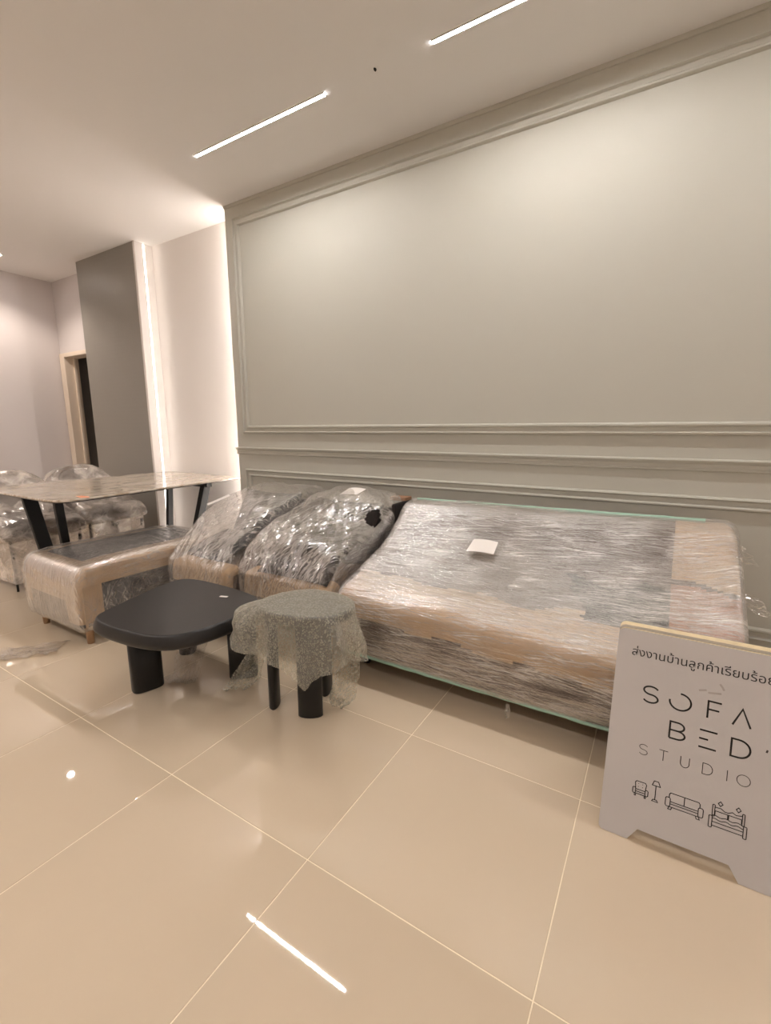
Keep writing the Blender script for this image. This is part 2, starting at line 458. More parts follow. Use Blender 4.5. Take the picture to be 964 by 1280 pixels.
# --- lights
def strip_light(x0, x1, y, label, m):
    t = thing('ceiling_strip_light', label, 'light', ((x0+x1)/2, y, H), 0, 'recessed linear ceiling lights')
    L = (x1-x0)/2
    box('frame', (-L-.004, -.0130, -.005), (L+.004, -.0085, 0), M_ALU, t)
    box('frame', (-L-.004, .0085, -.005), (L+.004, .0130, 0), M_ALU, t)
    box('diffuser', (-L, -.0085, -.003), (L, .0085, 0), m, t)
    return t
strip_light(.377, 1.361, -.52, 'glowing linear ceiling light fully in view, above the wrapped sofa modules', M_STRIP)
strip_light(1.951, 2.935, -.52, 'glowing linear ceiling light cut by the top edge of the photo', M_STRIP)
strip_light(3.525, 4.509, -.52, 'added unseen fill strip light at the right end of the panelled wall', M_STRIP)  # out of view, added to lift the overall brightness
strip_light(-2.3, -1.3, -3.3, 'added unseen fill strip light behind the viewer at the far left', M_STRIP_FILL)  # rear row: unseen strips added as fill light
strip_light(-.4, .6, -3.3, 'added unseen fill strip light behind the viewer on the left', M_STRIP_FILL)
strip_light(1.4, 2.4, -3.3, 'added unseen fill strip light behind the viewer in the middle', M_STRIP_FILL)
strip_light(3.2, 4.2, -3.3, 'added unseen fill strip light behind the viewer on the right', M_STRIP_FILL)
def led(name, x, y, s, m, label):
    t = thing(name, label, 'light', (x, y, 0))
    box('channel', (min(0, s*.004), -.009, .02), (max(0, s*.004), .009, H-.005), M_ALU, t)
    box('led_tape', (min(s*.004, s*.007), -.0055, .03), (max(s*.004, s*.007), .0055, H-.01), m, t)
led('vertical_led_strip', -1.165, .078, 1, M_LED, 'thin vertical glowing strip set in the pillar side beside the white niche')
led('vertical_led_strip', 0.0, .09, -1, M_LEDC, 'concealed vertical glowing strip behind the end of the panelled wall')
def downlight(x, y, label, e, spot=1.15):
    t = thing('downlight', label, 'light', (x, y, H))
    bm = bmesh.new()
    n = 24
    for (r0, z0_, r1, z1_) in ((.048, 0, .050, -.006), (.050, -.006, .036, -.006), (.036, -.006, .034, -.001)):
        a = [bm.verts.new((r0*math.cos(2*PI*k/n), r0*math.sin(2*PI*k/n), z0_)) for k in range(n)]
        b = [bm.verts.new((r1*math.cos(2*PI*k/n), r1*math.sin(2*PI*k/n), z1_)) for k in range(n)]
        for k in range(n): bm.faces.new((a[k], a[(k+1) % n], b[(k+1) % n], b[k]))
    from_bm('trim_ring', bm, M_ALU, t)
    prism('lens', [(.026*math.cos(2*PI*k/n), .026*math.sin(2*PI*k/n)) for k in range(n)], [(-.003, 0), (-.001, 0)], M_SPOT, t)
    l = bpy.data.lights.new('beam', 'SPOT'); l.energy = e; l.color = (1, .86, .75); l.spot_size = spot*2; l.spot_blend = .6; l.shadow_soft_size = .03
    lo = bpy.data.objects.new('beam', l); COL.objects.link(lo); lo.parent = t; lo.location = (0, 0, -.012)
downlight(-2.55, -.50, 'small round downlight in the far left ceiling corner', 13)
downlight(-2.55, -2.2, 'added unseen fill downlight over the far left wall', 13)  # unseen lamp, added for extra brightness
hs = tag(prism('ceiling_screw', [(.006*math.cos(k*PI/4), .009*math.sin(k*PI/4)) for k in range(8)], [(H-.008, .003), (H-.004, .0), (H, 0)], M_HOLE), 'tiny dark screw stub in the ceiling between the two strip lights', 'screw')
hs.location = (1.66, -.523, 0)

# ------------------------------------------------------------------ dining table
def dining_table():
    t = thing('dining_table', 'dining table with pale marble top and black angled legs behind the chaise', 'table', (0, 0, 0))
    mm = mat('pale veined marble', (206, 194, 180), .12, .5)
    nt = mm.node_tree; b = nt.nodes['Principled BSDF']
    tc = nt.nodes.new('ShaderNodeTexCoord'); mp = nt.nodes.new('ShaderNodeMapping'); mp.inputs['Scale'].default_value = (5, 1.1, 3); mp.inputs['Rotation'].default_value = (0, 0, .25)
    n = nt.nodes.new('ShaderNodeTexNoise'); n.inputs['Scale'].default_value = 2.2; n.inputs['Detail'].default_value = 7; n.inputs['Distortion'].default_value = 1.4
    r = nt.nodes.new('ShaderNodeValToRGB'); r.color_ramp.elements[0].position = .40; r.color_ramp.elements[0].color = lin((206, 194, 180))
    r.color_ramp.elements[1].position = .56; r.color_ramp.elements[1].color = lin((206, 196, 182))
    e = r.color_ramp.elements.new(.485); e.color = lin((168, 150, 130))
    nt.links.new(tc.outputs['Object'], mp.inputs[0]); nt.links.new(mp.outputs[0], n.inputs['Vector']); nt.links.new(n.outputs['Fac'], r.inputs[0]); nt.links.new(r.outputs[0], b.inputs['Base Color'])
    out = [(-1.10, -1.36), (.06, -1.36), (-.10, .10), (-1.13, .13)]
    P = []
    for k in range(4):
        a, p, c = np.array(out[k-1]), np.array(out[k]), np.array(out[(k+1) % 4])
        rr = .14 if k < 2 else .05
        u = (a-p)/np.linalg.norm(a-p); v = (c-p)/np.linalg.norm(c-p)
        for s in np.linspace(0, 1, 9):
            P.append(p + u*rr*(1-s)**2 + v*rr*s**2)
    prism('tabletop', P, [(.738, .004), (.741, 0), (.749, 0), (.752, .003)], mm, t)
    prism('underframe', P, [(.728, .05), (.732, .012), (.738, .008)], M_STEEL, t)
    def leg(xt, yt, xb, yb, wx=.035, wy=.085):
        V = []
        for (x, y, z) in ((xb, yb, 0), (xt, yt, .726)):
            for (a, b_) in ((-1, -1), (1, -1), (1, 1), (-1, 1)): V.append((x+a*wx/2, y+b_*wy/2, z))
        F = [(3, 2, 1, 0), (4, 5, 6, 7)] + [(i, (i+1) % 4, 4+(i+1) % 4, 4+i) for i in range(4)]
        bm = bmesh.new(); vv = [bm.verts.new(v) for v in V]
        for f in F: bm.faces.new([vv[i] for i in f])
        bmesh.ops.bevel(bm, geom=list(bm.edges), offset=.004, segments=1, affect='EDGES')
        from_bm('leg', bm, M_STEEL, t)
    leg(-.75, -1.195, -.69, -1.10); leg(-.345, -1.19, -.43, -1.12, .035, .05)
    leg(-.70, -.17, -.62, -.28, .035, .05); leg(-.21, -.17, -.36, -.28, .05, .07)
    box('crossbar', (-.76, -1.21, .70), (-.30, -1.17, .727), M_STEEL, t)
    box('crossbar', (-.74, -.19, .69), (-.18, -.14, .727), M_STEEL, t)
    s = mk('sticker', [(-.06, 0, 0), (.05, -.02, 0), (.07, .02, 0), (.02, .035, 0), (-.05, .03, 0)], [(0, 1, 2, 3, 4)], mat('orange sticker', (232, 150, 110), .5), t)
    s.location = (-.02, -1.20, .7525)
dining_table()

# ------------------------------------------------------------------ dining chairs
def chair(label, cx, cy, rot, tagpaper):
    """front edge centre at (cx,cy), local +x faces forward"""
    t = thing('dining_chair', label, 'chair', (cx, cy, 0), rot, 'film-wrapped dining chairs')
    W = .52; D = .50
    # seat
    out = resample(smooth_poly([(-D, -W/2+.03), (-.04, -W/2), (0, -W/2+.04), (0, W/2-.04), (-.04, W/2), (-D, W/2-.03)], 2), 40)
    prism('seat', out, [(.37, .02), (.375, .004), (.40, 0), (.44, 0), (.465, .01), (.475, .04)], M_SEAT, t)
    # curved tub back
    V = []; F = []
    nu, nv = 24, 8
    for side in (0, 1):
        for i in range(nu+1):
            a = -1+2*i/nu
            for j in range(nv+1):
                h = j/nv
                y = a*W/2*(.98-.12*h**3); bx = -D+.02+.13*abs(a)**3*(1-.4*h) - .08*h
                top = .80-.10*abs(a)**3.5
                z = .42+(top-.42)*h
                th = .05*(1-.5*h**4)
                V.append((bx+(th if side else 0), y, z+(0 if side else 0)))
    k = (nu+1)*(nv+1)
    for i in range(nu):
        for j in range(nv):
            a = i*(nv+1)+j; F.append((a, a+1, a+nv+2, a+nv+1)); F.append((k+a, k+a+nv+1, k+a+nv+2, k+a+1))
    for i in range(nu):
        a = i*(nv+1)+nv; F.append((a, k+a, k+a+nv+1, a+nv+1))
        a = i*(nv+1); F.append((a, a+nv+1, k+a+nv+1, k+a))
    for a0 in (0, nu*(nv+1)):
        for j in range(nv):
            a = a0+j; F.append((a, k+a, k+a+1, a+1))
    mk('backrest', V, F, M_SEAT, t, True)
    for (x, y) in ((-.03, -W/2+.03), (-.03, W/2-.03), (-D+.04, -W/2+.05), (-D+.04, W/2-.05)):
        tube('leg', [(x, y, 0), (x, y, .2), (x, y, .375)], [.008, .010, .012], M_STEEL, t, 8)
    # film round the seat and back
    def fp(tt):
        W_ = .06 if tt < .06 or tt > .94 else 0
        return smooth_poly([(-.62, .34), (.02, .345), (.035, .42), (.0, .485), (-.28, .56), (-.45, .70), (-.52, .835-1.1*abs(tt-.5)**3.2-.0), (-.64, .835-1.1*abs(tt-.5)**3.2), (-.64, .6)], 2)
    f = loft('plastic_wrap', fp, -W/2-.02, W/2+.02, F_CHAIR, t, nx=36, nm=80, R=.05,
             disp=lambda x, v, y, z: .012*nz(x*7+cx*7, v*7, 1.3)+.004*nz(x*24, v*18, cx))
    f.rotation_euler = (0, 0, PI/2); f.scale = (1, -1, 1)
    # film wound round the legs
    V = []; F = []; UV = []
    pts = resample(np.array([(-D+.02, -W/2+.03), (0, -W/2+.015), (0, W/2-.015), (-D+.02, W/2-.03)]), 48)
    for j, z in enumerate(np.linspace(.06, .37, 9)):
        for i, p in enumerate(pts):
            o = .006*nz(i*.4, z*14, cx*3)
            V.append((p[0]+o, p[1]+o, z)); UV.append((i*.04, z))
    for j in range(8):
        for i in range(48): F.append((j*48+i, j*48+(i+1) % 48, (j+1)*48+(i+1) % 48, (j+1)*48+i))
    mk('leg_wrap', V, F, F_CHAIR, t, True, UV)
    if tagpaper:
        s = mk('paper_label', [(.0, -.06, 0), (.002, .05, .004), (.0, .055, .034), (-.004, -.055, .036)], [(0, 1, 2, 3)], M_PAPER, t)
        s.location = (-.50, .0, .765)
chair('film-wrapped grey dining chair at the left edge of the photo', -.93, -1.03, .06, False)
chair('film-wrapped grey dining chair with a white tag on its back, nearer the pillar', -1.12, -.41, .05, True)

# ------------------------------------------------------------------ chaise (ottoman)
def cushioned(x0, x1, y0, y1, z0, z1, r=.05):
    return lambda t: smooth_poly([(y0, z0), (y0, z1-r), (y0+r, z1), (y1-r, z1), (y1, z1-r), (y1, z0)], 2)
def chaise():
    t = thing('chaise', 'film-wrapped chaise section with kraft edge guards and wooden legs, left of the coffee table', 'chaise', (.1, -1.0, 0))
    X, Y = (-.22, .425), (-1.47, -.48)
    def local(o): o.location = (-.1, 1.0, 0); return o
    pf = lambda t_: smooth_poly([(Y[0]+.012, .095), (Y[0]+.004, .10), (Y[0]-.005, .25), (Y[0], .40), (Y[0]+.06, .445), (-1.0, .45), (Y[1]-.06, .445), (Y[1], .40), (Y[1], .095)], 2)
    local(loft('body', pf, X[0]+.01, X[1]-.01, M_SLATE, t, nx=20, nm=60, R=.06))
    # kraft guards: bands over the outline, offset outwards
    def band(xr, zlo, name='cardboard_guard', off=.003):
        o = loft(name, pf, X[0]+.01, X[1]-.01, M_CARD, t, nx=60, nm=160, R=.06, off=off, xr=xr, cap=False, delete=zlo)
        return local(o)
    band((X[1]-.14, 9), lambda v: v[2] < .12 or (v[2] < .34 and v[1] > -1.40))     # right edge, running away
    band((-9, X[0]+.10), lambda v: v[2] < .16)                                      # left edge
    band((X[0]+.10, X[1]-.14), lambda v: v[2] < .25 or v[1] > -1.38)                # front edge
    # side guard on the right face
    side = []
    local(box('cardboard_guard', (X[1]-.012, Y[0]+.05, .335), (X[1]-.005, Y[1]-.05, .43), M_CARD, t, .002))
    local(box('cardboard_guard', (X[1]-.012, Y[0]+.02, .11), (X[1]-.005, Y[0]+.12, .335), M_CARD, t, .002))
    local(loft('plastic_wrap', pf, X[0]+.005, X[1]-.005, F_OTTO, t, nx=60, nm=140, R=.05, off=.011,
               disp=lambda x, v, y, z: .004*nz(x*5+v*30, v*4, 2.)+.003*nz(x*26, v*70, 5.) + (.008*nz(x*14, v*14, 8) if z < .2 else 0), swap=True))
    for (x, y) in ((-.15, -1.41), (.36, -1.41), (-.15, -.54), (.36, -.54)):
        o = tube('leg', [(x, y, 0), (x, y, .105)], [.017, .023], M_WOOD, t, 14); local(o)
chaise()

# ------------------------------------------------------------------ sofa modules A and B
def module(name, label, x0, x1, yf, prof_pts, seat_z, loose_seed, hole=None, extra=None):
    cx = (x0+x1)/2
    t = thing(name, label, 'sofa', (cx, -.5, 0))
    def local(o): o.location = o.location + Vector((-cx, .5, 0)); return o
    sp = lambda t_: smooth_poly([(yf+.015, .10), (yf+.01, seat_z-.05), (yf+.05, seat_z-.005), (-.2, seat_z), (-.1, seat_z-.03), (-.1, .10)], 2)
    local(loft('seat', sp, x0+.01, x1-.01, M_FABRIC, t, nx=16, nm=60, R=.04))
    bp_ = lambda t_: smooth_poly([(-.32, seat_z-.02), (-.25, .63), (-.20, .665), (-.12, .665), (-.09, .62), (-.085, .12), (-.2, .12)], 2)
    local(loft('backrest', bp_, x0+.01, x1-.01, M_DARKFAB, t, nx=16, nm=60, R=.04))
    local(loft('cardboard_guard', sp, x0+.01, x1-.01, M_CARD, t, nx=30, nm=120, R=.04, off=.004, delete=lambda v: v[2] < seat_z-.15 or v[1] > yf+.10, xr=(-9, 9), cap=False))
    pf = lambda t_: smooth_poly(prof_pts(t_), 2)
    local(loft('plastic_wrap', pf, x0, x1, F_LOOSE, t, nx=90, nm=190, R=.045, off=.006, delete=hole,
               disp=lambda x, v, y, z: (.018*nz(x*5+loose_seed, v*4.5, 2.)+.020*(abs(nz(x*11+v*5, v*3-x*4, loose_seed))-.2)+.006*(abs(nz(x*34+v*14, v*10-x*8, loose_seed+3))-.2))*(1 if z > .40 else .25)
               - (.03 if z < .12 else 0)))
    for (lx, ly) in ((x0+.07, yf+.09), (x1-.07, yf+.09), (x0+.07, -.16), (x1-.07, -.16)):
        local(tube('leg', [(lx, ly, 0), (lx, ly, .11)], [.016, .022], M_WOOD, t, 12))
    return t, local
tA, locA = module('sofa_module', 'film-wrapped sofa module beside the chaise, paper slip on its left shoulder', .45, .975, -.985,
    lambda s: [(-.985, .12), (-.995, .37), (-.965, .43), (-.81, .575), (-.60, .685), (-.30, .765), (-.13, .77), (-.07, .68), (-.07, .12)], .40, 3.1)
tB, locB = module('sofa_module', 'film-bagged sofa module with a torn hole, next to the big wrapped sofa', 1.01, 1.63, -.93,
    lambda s: [(-.935, .12), (-.945, .36), (-.93, .43), (-.83, .545+.02*math.sin(PI*s)), (-.66, .62-.04*s**3), (-.48, .665+.045*math.sin(PI*s)-.10*s**5), (-.31, .725+.075*math.sin(PI*s)**.8-.04*s**5), (-.16, .735+.06*math.sin(PI*s)), (-.09, .68), (-.08, .12)], .40, 7.7,
    hole=lambda v: ((v[0]-1.575)/.035)**2 + ((v[1]+.45)/.055)**2 < 1 and v[2] > .45)
# back cushions
def place(o, loc, rot, parent, local):
    o.location = loc; o.rotation_euler = rot; local(o); return o
place(pillow('back_cushion', .50, .46, .17, M_SLATE, tA), (.715, -.45, .54), (1.05, 0, .02), tA, locA)
place(pillow('back_cushion', .54, .44, .18, M_DARKFAB, tB), (1.29, -.40, .53), (1.0, 0, -.03), tB, locB)
# timber top corner of module B
locB(box('top_rail', (1.52, -.16, .715), (1.63, -.075, .737), mat('raw timber', (150, 112, 84), .6, var=(12, .15)), tB, .004))
locB(box('side_panel', (1.615, -.30, .12), (1.638, -.07, .718), M_DARKFAB, tB, .008))
def paper(name, parent, local, pts):
    pts = [Vector(p) for p in pts]
    n = (pts[1]-pts[0]).cross(pts[3]-pts[0]).normalized()
    V = []; F = []
    k = 6
    for i in range(k+1):
        for j in range(2):
            a = pts[0].lerp(pts[1], i/k); b = pts[3].lerp(pts[2], i/k)
            V.append(a.lerp(b, j) + n*(.006*math.sin(PI*i/k)))
    for i in range(k): F.append((2*i, 2*i+2, 2*i+3, 2*i+1))
    m_ = [v for v in V]
    V += [v-n*.0008 for v in V]
    q = len(m_)
    F += [tuple(q+a for a in f[::-1]) for f in list(F)]
    return local(mk(name, V, F, M_PAPER, parent))
cu = tag(pillow('throw_cushion', .46, .34, .12, M_DARKFAB), 'dark throw cushion under the film on the bagged sofa module', 'cushion')
cu.location = (1.36, -.755, .475); cu.rotation_euler = (.50, .02, .06)
cu2 = tag(pillow('throw_cushion', .36, .32, .10, M_SLATE), 'grey throw cushion under the film on the module beside the chaise', 'cushion')
cu2.location = (.70, -.76, .462); cu2.rotation_euler = (.30, .0, -.15)

# ------------------------------------------------------------------ big wrapped sofa
def big_sofa():
    x0, x1 = 1.67, 3.24
    cx = 2.455
    t = thing('wrapped_sofa', 'long sofa bound tightly in stretch film, right of the side table', 'sofa', (cx, -.5, 0))
    def local(o): o.location = o.location + Vector((-cx, .5, 0)); return o
    def pf(s):
        ft = .40-.05*s           # front top height
        arm = max(0, (s-.90)/.10)**1.5
        mid = .02*math.sin(PI*s)
        return smooth_poly([(-.90, .095), (-.925, .12), (-.935, ft-.06), (-.905, ft+.005), (-.80, ft+.035+.03*arm), (-.64, .475+.04*arm-mid), (-.47, .545+.06*arm-mid), (-.34, .63+.04*arm), (-.27, .705+.01*s), (-.18, .738+.008*s), (-.10, .728+.008*s), (-.06, .66), (-.06, .12), (-.09, .095)], 2)
    local(loft('body', pf, x0, x1, M_FABRIC, t, nx=40, nm=90, R=.06, disp=lambda x, v, y, z: .008*nz(x*4, v*6, 1.)))
    def band(m_, xr, dl, off=.004, name='cardboard_guard'):
        return local(loft(name, pf, x0, x1, m_, t, nx=90, nm=180, R=.06, off=off, xr=xr, cap=False, delete=dl, disp=lambda x, v, y, z: .008*nz(x*4, v*6, 1.)))
    band(M_CARD, (x0, 2.98), lambda v: not (v[1] < -.74+.05*nz(v[0]*5, 2, 1) and v[2] > .30-.05*(v[0]-1.67)+.03*nz(v[0]*6, 7, 1)))
    band(M_CARD, (3.02, 3.3), lambda v: v[2] < .545)
    band(M_REDCARD, (3.02, 3.3), lambda v: v[2] > .535 or v[2] < .12 or v[1] > -.1)
    band(M_DARKFAB, (2.6, 3.02), lambda v: not (-.77+.03*nz(v[0]*9, 1, 2) < v[1] < -.53+.04*nz(v[0]*7, 5, 2) and v[2] > .3 and v[0] > 2.70+.08*nz(v[1]*14, 3, 3)-.5*(v[1]+.65)), .005, 'crease_shade')  # dark fabric colour painted in for the shade of the seat dip
    local(loft('plastic_wrap', pf, x0, x1, F_TIGHT, t, nx=150, nm=260, R=.05, off=.012,
               disp=lambda x, v, y, z: .007*nz(x*2.2+v*1.5, v*9, 1.)+.0035*nz(x*3+v*4, v*48, 4.)+.0022*nz(x*7-v*6, v*90, 9.)))
    # green foam edges
    n = 26
    pts = [(x0+.05+(x1-x0-.16)*i/n, -.175+.01*nz(i*.5, 1, 0), .741+.008*(i/n)+.003*nz(i*.9, 3, 1)) for i in range(n+1)]
    local(tube('foam_edge', pts, [.006+.006*(k/n) for k in range(n+1)], M_GREEN, t, 8))
    pts = [(x0+.05+(x1-x0-.12)*i/n, -.922+.004*nz(i*.6, 1, 5), .104+.003*nz(i*.8, 3, 1)) for i in range(n+1)]
    local(tube('foam_edge', pts, [.009-.003*(k/n) for k in range(n+1)], M_GREEN, t, 8))
    paper('paper_label', t, local, [(2.165, -.515, .562), (2.30, -.505, .562), (2.30, -.44, .607), (2.175, -.435, .607)])
    # loose ends of film
    def tail(p, L, wd, seed, dirv=(0, 0, -1)):
        V = []; F = []; UV = []
        d_ = Vector(dirv)
        for i in range(9):
            for j in range(5):
                s = i/8; a = (j/4-.5)*wd*(1-.35*abs(.5-s))
                q = Vector(p)+d_*L*s+Vector((a+.01*nz(i*.6, j*.8, seed), .012*nz(i*.9, j*1.1, seed+4), .006*nz(i, j, seed)))
                V.append(q); UV.append((s*.2, j*.02))
        for i in range(8):
            for j in range(4): F.append((i*5+j, i*5+j+1, i*5+j+6, i*5+j+5))
        local(mk('film_tail', V, F, F_SCRAP, t, True, UV))
    tail((2.52, -.945, .098), .06, .016, 2.)
    tail((3.22, -.34, .69), .10, .06, 5., (.6, -.1, -.7))
    tail((3.25, -.55, .56), .09, .06, 8., (.6, -.2, -.75))
    for (x, y) in ((x0+.10, -.80), (x1-.10, -.80), (x0+.10, -.16), (x1-.10, -.16)):
        local(tube('leg', [(x, y, 0), (x, y, .11)], [.018, .024], M_BLACKLEG, t, 12))
big_sofa()
paper('paper_label', tA, locA, [(.452, -.680, .672), (.495, -.70, .674), (.605, -.615, .732), (.56, -.59, .732)])
paper('paper_label', tB, locB, [(1.285, -.36, .758), (1.41, -.36, .765), (1.44, -.30, .795), (1.315, -.30, .793)])

# ------------------------------------------------------------------ coffee table and side table
def coffee_table():
    c = (1.10, -1.40)
    t = thing('coffee_table', 'low black coffee table with a rounded top on chunky legs', 'coffee table', (*c, 0))
    out = np.array([(.93, -1.655), (.895, -1.60), (.84, -1.42), (.785, -1.22), (.79, -1.13), (.86, -1.085), (1.06, -1.075), (1.28, -1.085), (1.40, -1.12), (1.46, -1.2), (1.475, -1.36), (1.45, -1.52), (1.39, -1.61), (1.28, -1.655), (1.12, -1.675), (1.0, -1.675)])-np.array(c)
    out = resample(smooth_poly(out, 3), 72)
    prism('top', out, [(.300, .03), (.304, .012), (.315, .001), (.328, .0), (.358, .012), (.364, .016), (.366, .020)], M_BLACK, t)
    def leg(x, y, a, ln=.13, wd=.085):
        P = []
        for k in range(28):
            th = 2*PI*k/28; ex = .62
            px = ln/2*math.copysign(abs(math.cos(th))**ex, math.cos(th)); py = wd/2*math.copysign(abs(math.sin(th))**ex, math.sin(th))
            P.append((x-c[0]+px*math.cos(a)-py*math.sin(a), y-c[1]+px*math.sin(a)+py*math.cos(a)))
        prism('leg', P, [(0, .004), (.004, 0), (.301, 0)], M_BLACKLEG, t)
    leg(1.045, -1.505, 1.25); leg(.885, -1.185, -.7); leg(1.335, -1.205, .8)
    s = box('sticker', (-.02, -.008, .3662), (.02, .008, .3668), M_PAPER, t); s.location = (.12, .20, 0); s.rotation_euler = (0, 0, .35)
coffee_table()
SC_ = np.array((1.775, -1.24))
ST_OUT = np.array([(1.60, -1.34), (1.595, -1.24), (1.65, -1.13), (1.76, -1.09), (1.89, -1.10), (1.965, -1.17), (1.965, -1.27), (1.90, -1.345), (1.78, -1.39), (1.67, -1.395)])
def side_table():
    t = thing('side_table', 'small black side table under bubble wrap in front of the long sofa', 'side table', (*SC_, 0))
    out = resample(smooth_poly(ST_OUT-SC_, 3), 56)
    prism('top', out, [(.415, .02), (.42, .008), (.432, 0), (.452, 0), (.458, .004), (.46, .010)], M_BLACK, t)
    def leg(x, y, a, ln=.10, wd=.045):
        P = [(x-SC_[0]+ln/2*math.cos(q)*math.cos(a)-wd/2*math.sin(q)*math.sin(a), y-SC_[1]+ln/2*math.cos(q)*math.sin(a)+wd/2*math.sin(q)*math.cos(a)) for q in np.linspace(0, 2*PI, 29)[:-1]]
        prism('leg', P, [(0, .003), (.003, 0), (.418, 0)], M_BLACKLEG, t)
    leg(1.63, -1.30, -.95); leg(1.815, -1.285, .55); leg(1.76, -1.11, 2.0); leg(1.90, -1.17, .5) if False else None
side_table()
def bubble_sheet():
    cx, cy = SC_
    out = resample(smooth_poly(ST_OUT-SC_, 3), 200)
    ang = np.degrees(np.arctan2(out[:, 1], out[:, 0])) % 360; rad = np.linalg.norm(out, axis=1); o_ = np.argsort(ang)
    def Rf(a): return np.interp(a % 360, np.r_[ang[o_]-360, ang[o_], ang[o_]+360], np.r_[rad[o_], rad[o_], rad[o_]])
    # angle: drop, flare
    tab = [(0, .19, .03), (12, .20, .05), (22, .2, .035), (34, .18, .02), (44, .15, .03), (80, .14, .03), (120, .16, .02), (150, .17, .04), (168, .17, .05), (182, .16, .07), (192, .13, .08), (206, .12, .13), (222, .16, .09), (240, .18, .03), (262, .19, .012), (285, .25, .02), (305, .27, .03), (322, .22, .03), (340, .17, .07), (360, .19, .03)]
    ta = [q[0] for q in tab]; td = [q[1] for q in tab]; tf = [q[2] for q in tab]
    NA, NR = 220, 44
    V = []; F = []; UV = []
    V.append((0, 0, .468)); UV.append((0, 0))
    for j in range(1, NR+1):
        for i in range(NA):
            a = 360*i/NA; R = Rf(a)+.004; ar = math.radians(a)
            drop = np.interp(a, ta, td)*(1+.10*nz(a*.09, 2, 1)); fl = np.interp(a, ta, tf)
            if j <= 16:
                r = R*j/16; z = .4635+.003*nz(r*20*math.cos(ar), r*20*math.sin(ar), 1.)+.002
                if j == 16: z -= .003
                s = r
            else:
                q = (j-16)/(NR-16)
                fold = .016*math.sin(math.radians(a)*7+1.2*math.sin(math.radians(a)*3))*q + .022*nz(a*.035, q*2.2, 6.)*q**.6 + .008*nz(a*.15, q*6, 3)*q
                out_ = fl*math.sin(min(1, q*1.2)*PI/2) - (.03*max(0, q-.6) if drop > .3 else 0)
                r = R + out_ + fold; z = .460-drop*q**(1.15 if fl > .05 else .95)
                if fl > .10: z = .460 - drop*q**1.6*.9
                s = R+drop*q
                z = max(z, .012+.01*nz(a*.2, q*5, 1))
            V.append((r*math.cos(ar), r*math.sin(ar), z)); UV.append((s*math.cos(ar), s*math.sin(ar)))
    for i in range(NA): F.append((0, 1+i, 1+(i+1) % NA))
    for j in range(NR-1):
        for i in range(NA):
            a = 1+j*NA+i; b = 1+j*NA+(i+1) % NA; F.append((a, a+NA, b+NA, b))
    def tail(path, seed):
        P = np.array([q[:3] for q in path]); W_ = [q[3] for q in path]; m_ = 22; k_ = 10; base = len(V)
        tt = np.linspace(0, 1, len(path))
        for i in range(m_+1):
            s_ = i/m_; p = np.array([np.interp(s_, tt, P[:, k]) for k in range(3)]); wd = np.interp(s_, tt, W_)*(1+.25*nz(s_*5, seed, 1))
            for j in range(k_+1):
                a = (j/k_-.5)*wd; f_ = .020*nz(s_*5, j*.45, seed)+.010*nz(s_*13, j*1.1, seed+2)
                q = p+np.array((.854, .52, 0))*a+np.array((-.52, .854, 0))*f_*1.6+np.array((0, 0, .035*nz(j*.5, seed, s_*2)*s_))
                V.append((q[0]-cx, q[1]-cy, max(q[2], .006))); UV.append((a, s_*.4))
        for i in range(m_):
            for j in range(k_):
                a = base+i*(k_+1)+j; F.append((a, a+1, a+k_+2, a+k_+1))
    tail([(1.955, -1.17, .40, .05), (1.945, -1.16, .28, .06), (1.915, -1.17, .15, .10), (1.895, -1.18, .05, .11), (1.885, -1.20, .02, .03)], 3.)
    tail([(1.575, -1.26, .36, .04), (1.54, -1.27, .25, .05), (1.49, -1.28, .15, .10), (1.45, -1.30, .06, .13), (1.41, -1.33, .015, .10)], 9.)
    o = mk('bubble_wrap_sheet', V, F, B_WRAP, None, True, UV)
    o.location = (cx, cy, 0)
    tag(o, 'crumpled bubble wrap draped over the small black side table', 'bubble wrap')
bubble_sheet()

# ------------------------------------------------------------------ film scraps on the floor
def scrap(x, y, rot, w_, d_, seed, label, stand=0.):
    V = []; F = []; UV = []
    n = 16
    for i in range(n+1):
        for j in range(n+1):
            u = i/n-.5; v = j/n-.5
            e = 1+.25*nz(u*3, v*3, seed)
            z = .004+.022*abs(nz(u*5, v*5, seed+2))+.012*abs(nz(u*12, v*12, seed+5)) + stand*max(0, v+.3)
            V.append((u*w_*e, v*d_*e, z)); UV.append((u*w_, v*d_))
    for i in range(n):
        for j in range(n):
            a = i*(n+1)+j; F.append((a, a+n+1, a+n+2, a+1))
    o = mk('film_scrap', V, F, F_SCRAP, None, True, UV); o.location = (x, y, 0); o.rotation_euler = (0, 0, rot)
    tag(o, label, 'plastic film', 'film scraps on the floor')
scrap(.20, -1.64, .9, .30, .14, 1., 'crumpled clear film on the floor in front of the chaise at the left')
scrap(1.12, -1.34, .3, .16, .16, 6., 'scrap of clear film on the floor under the coffee table', .22)

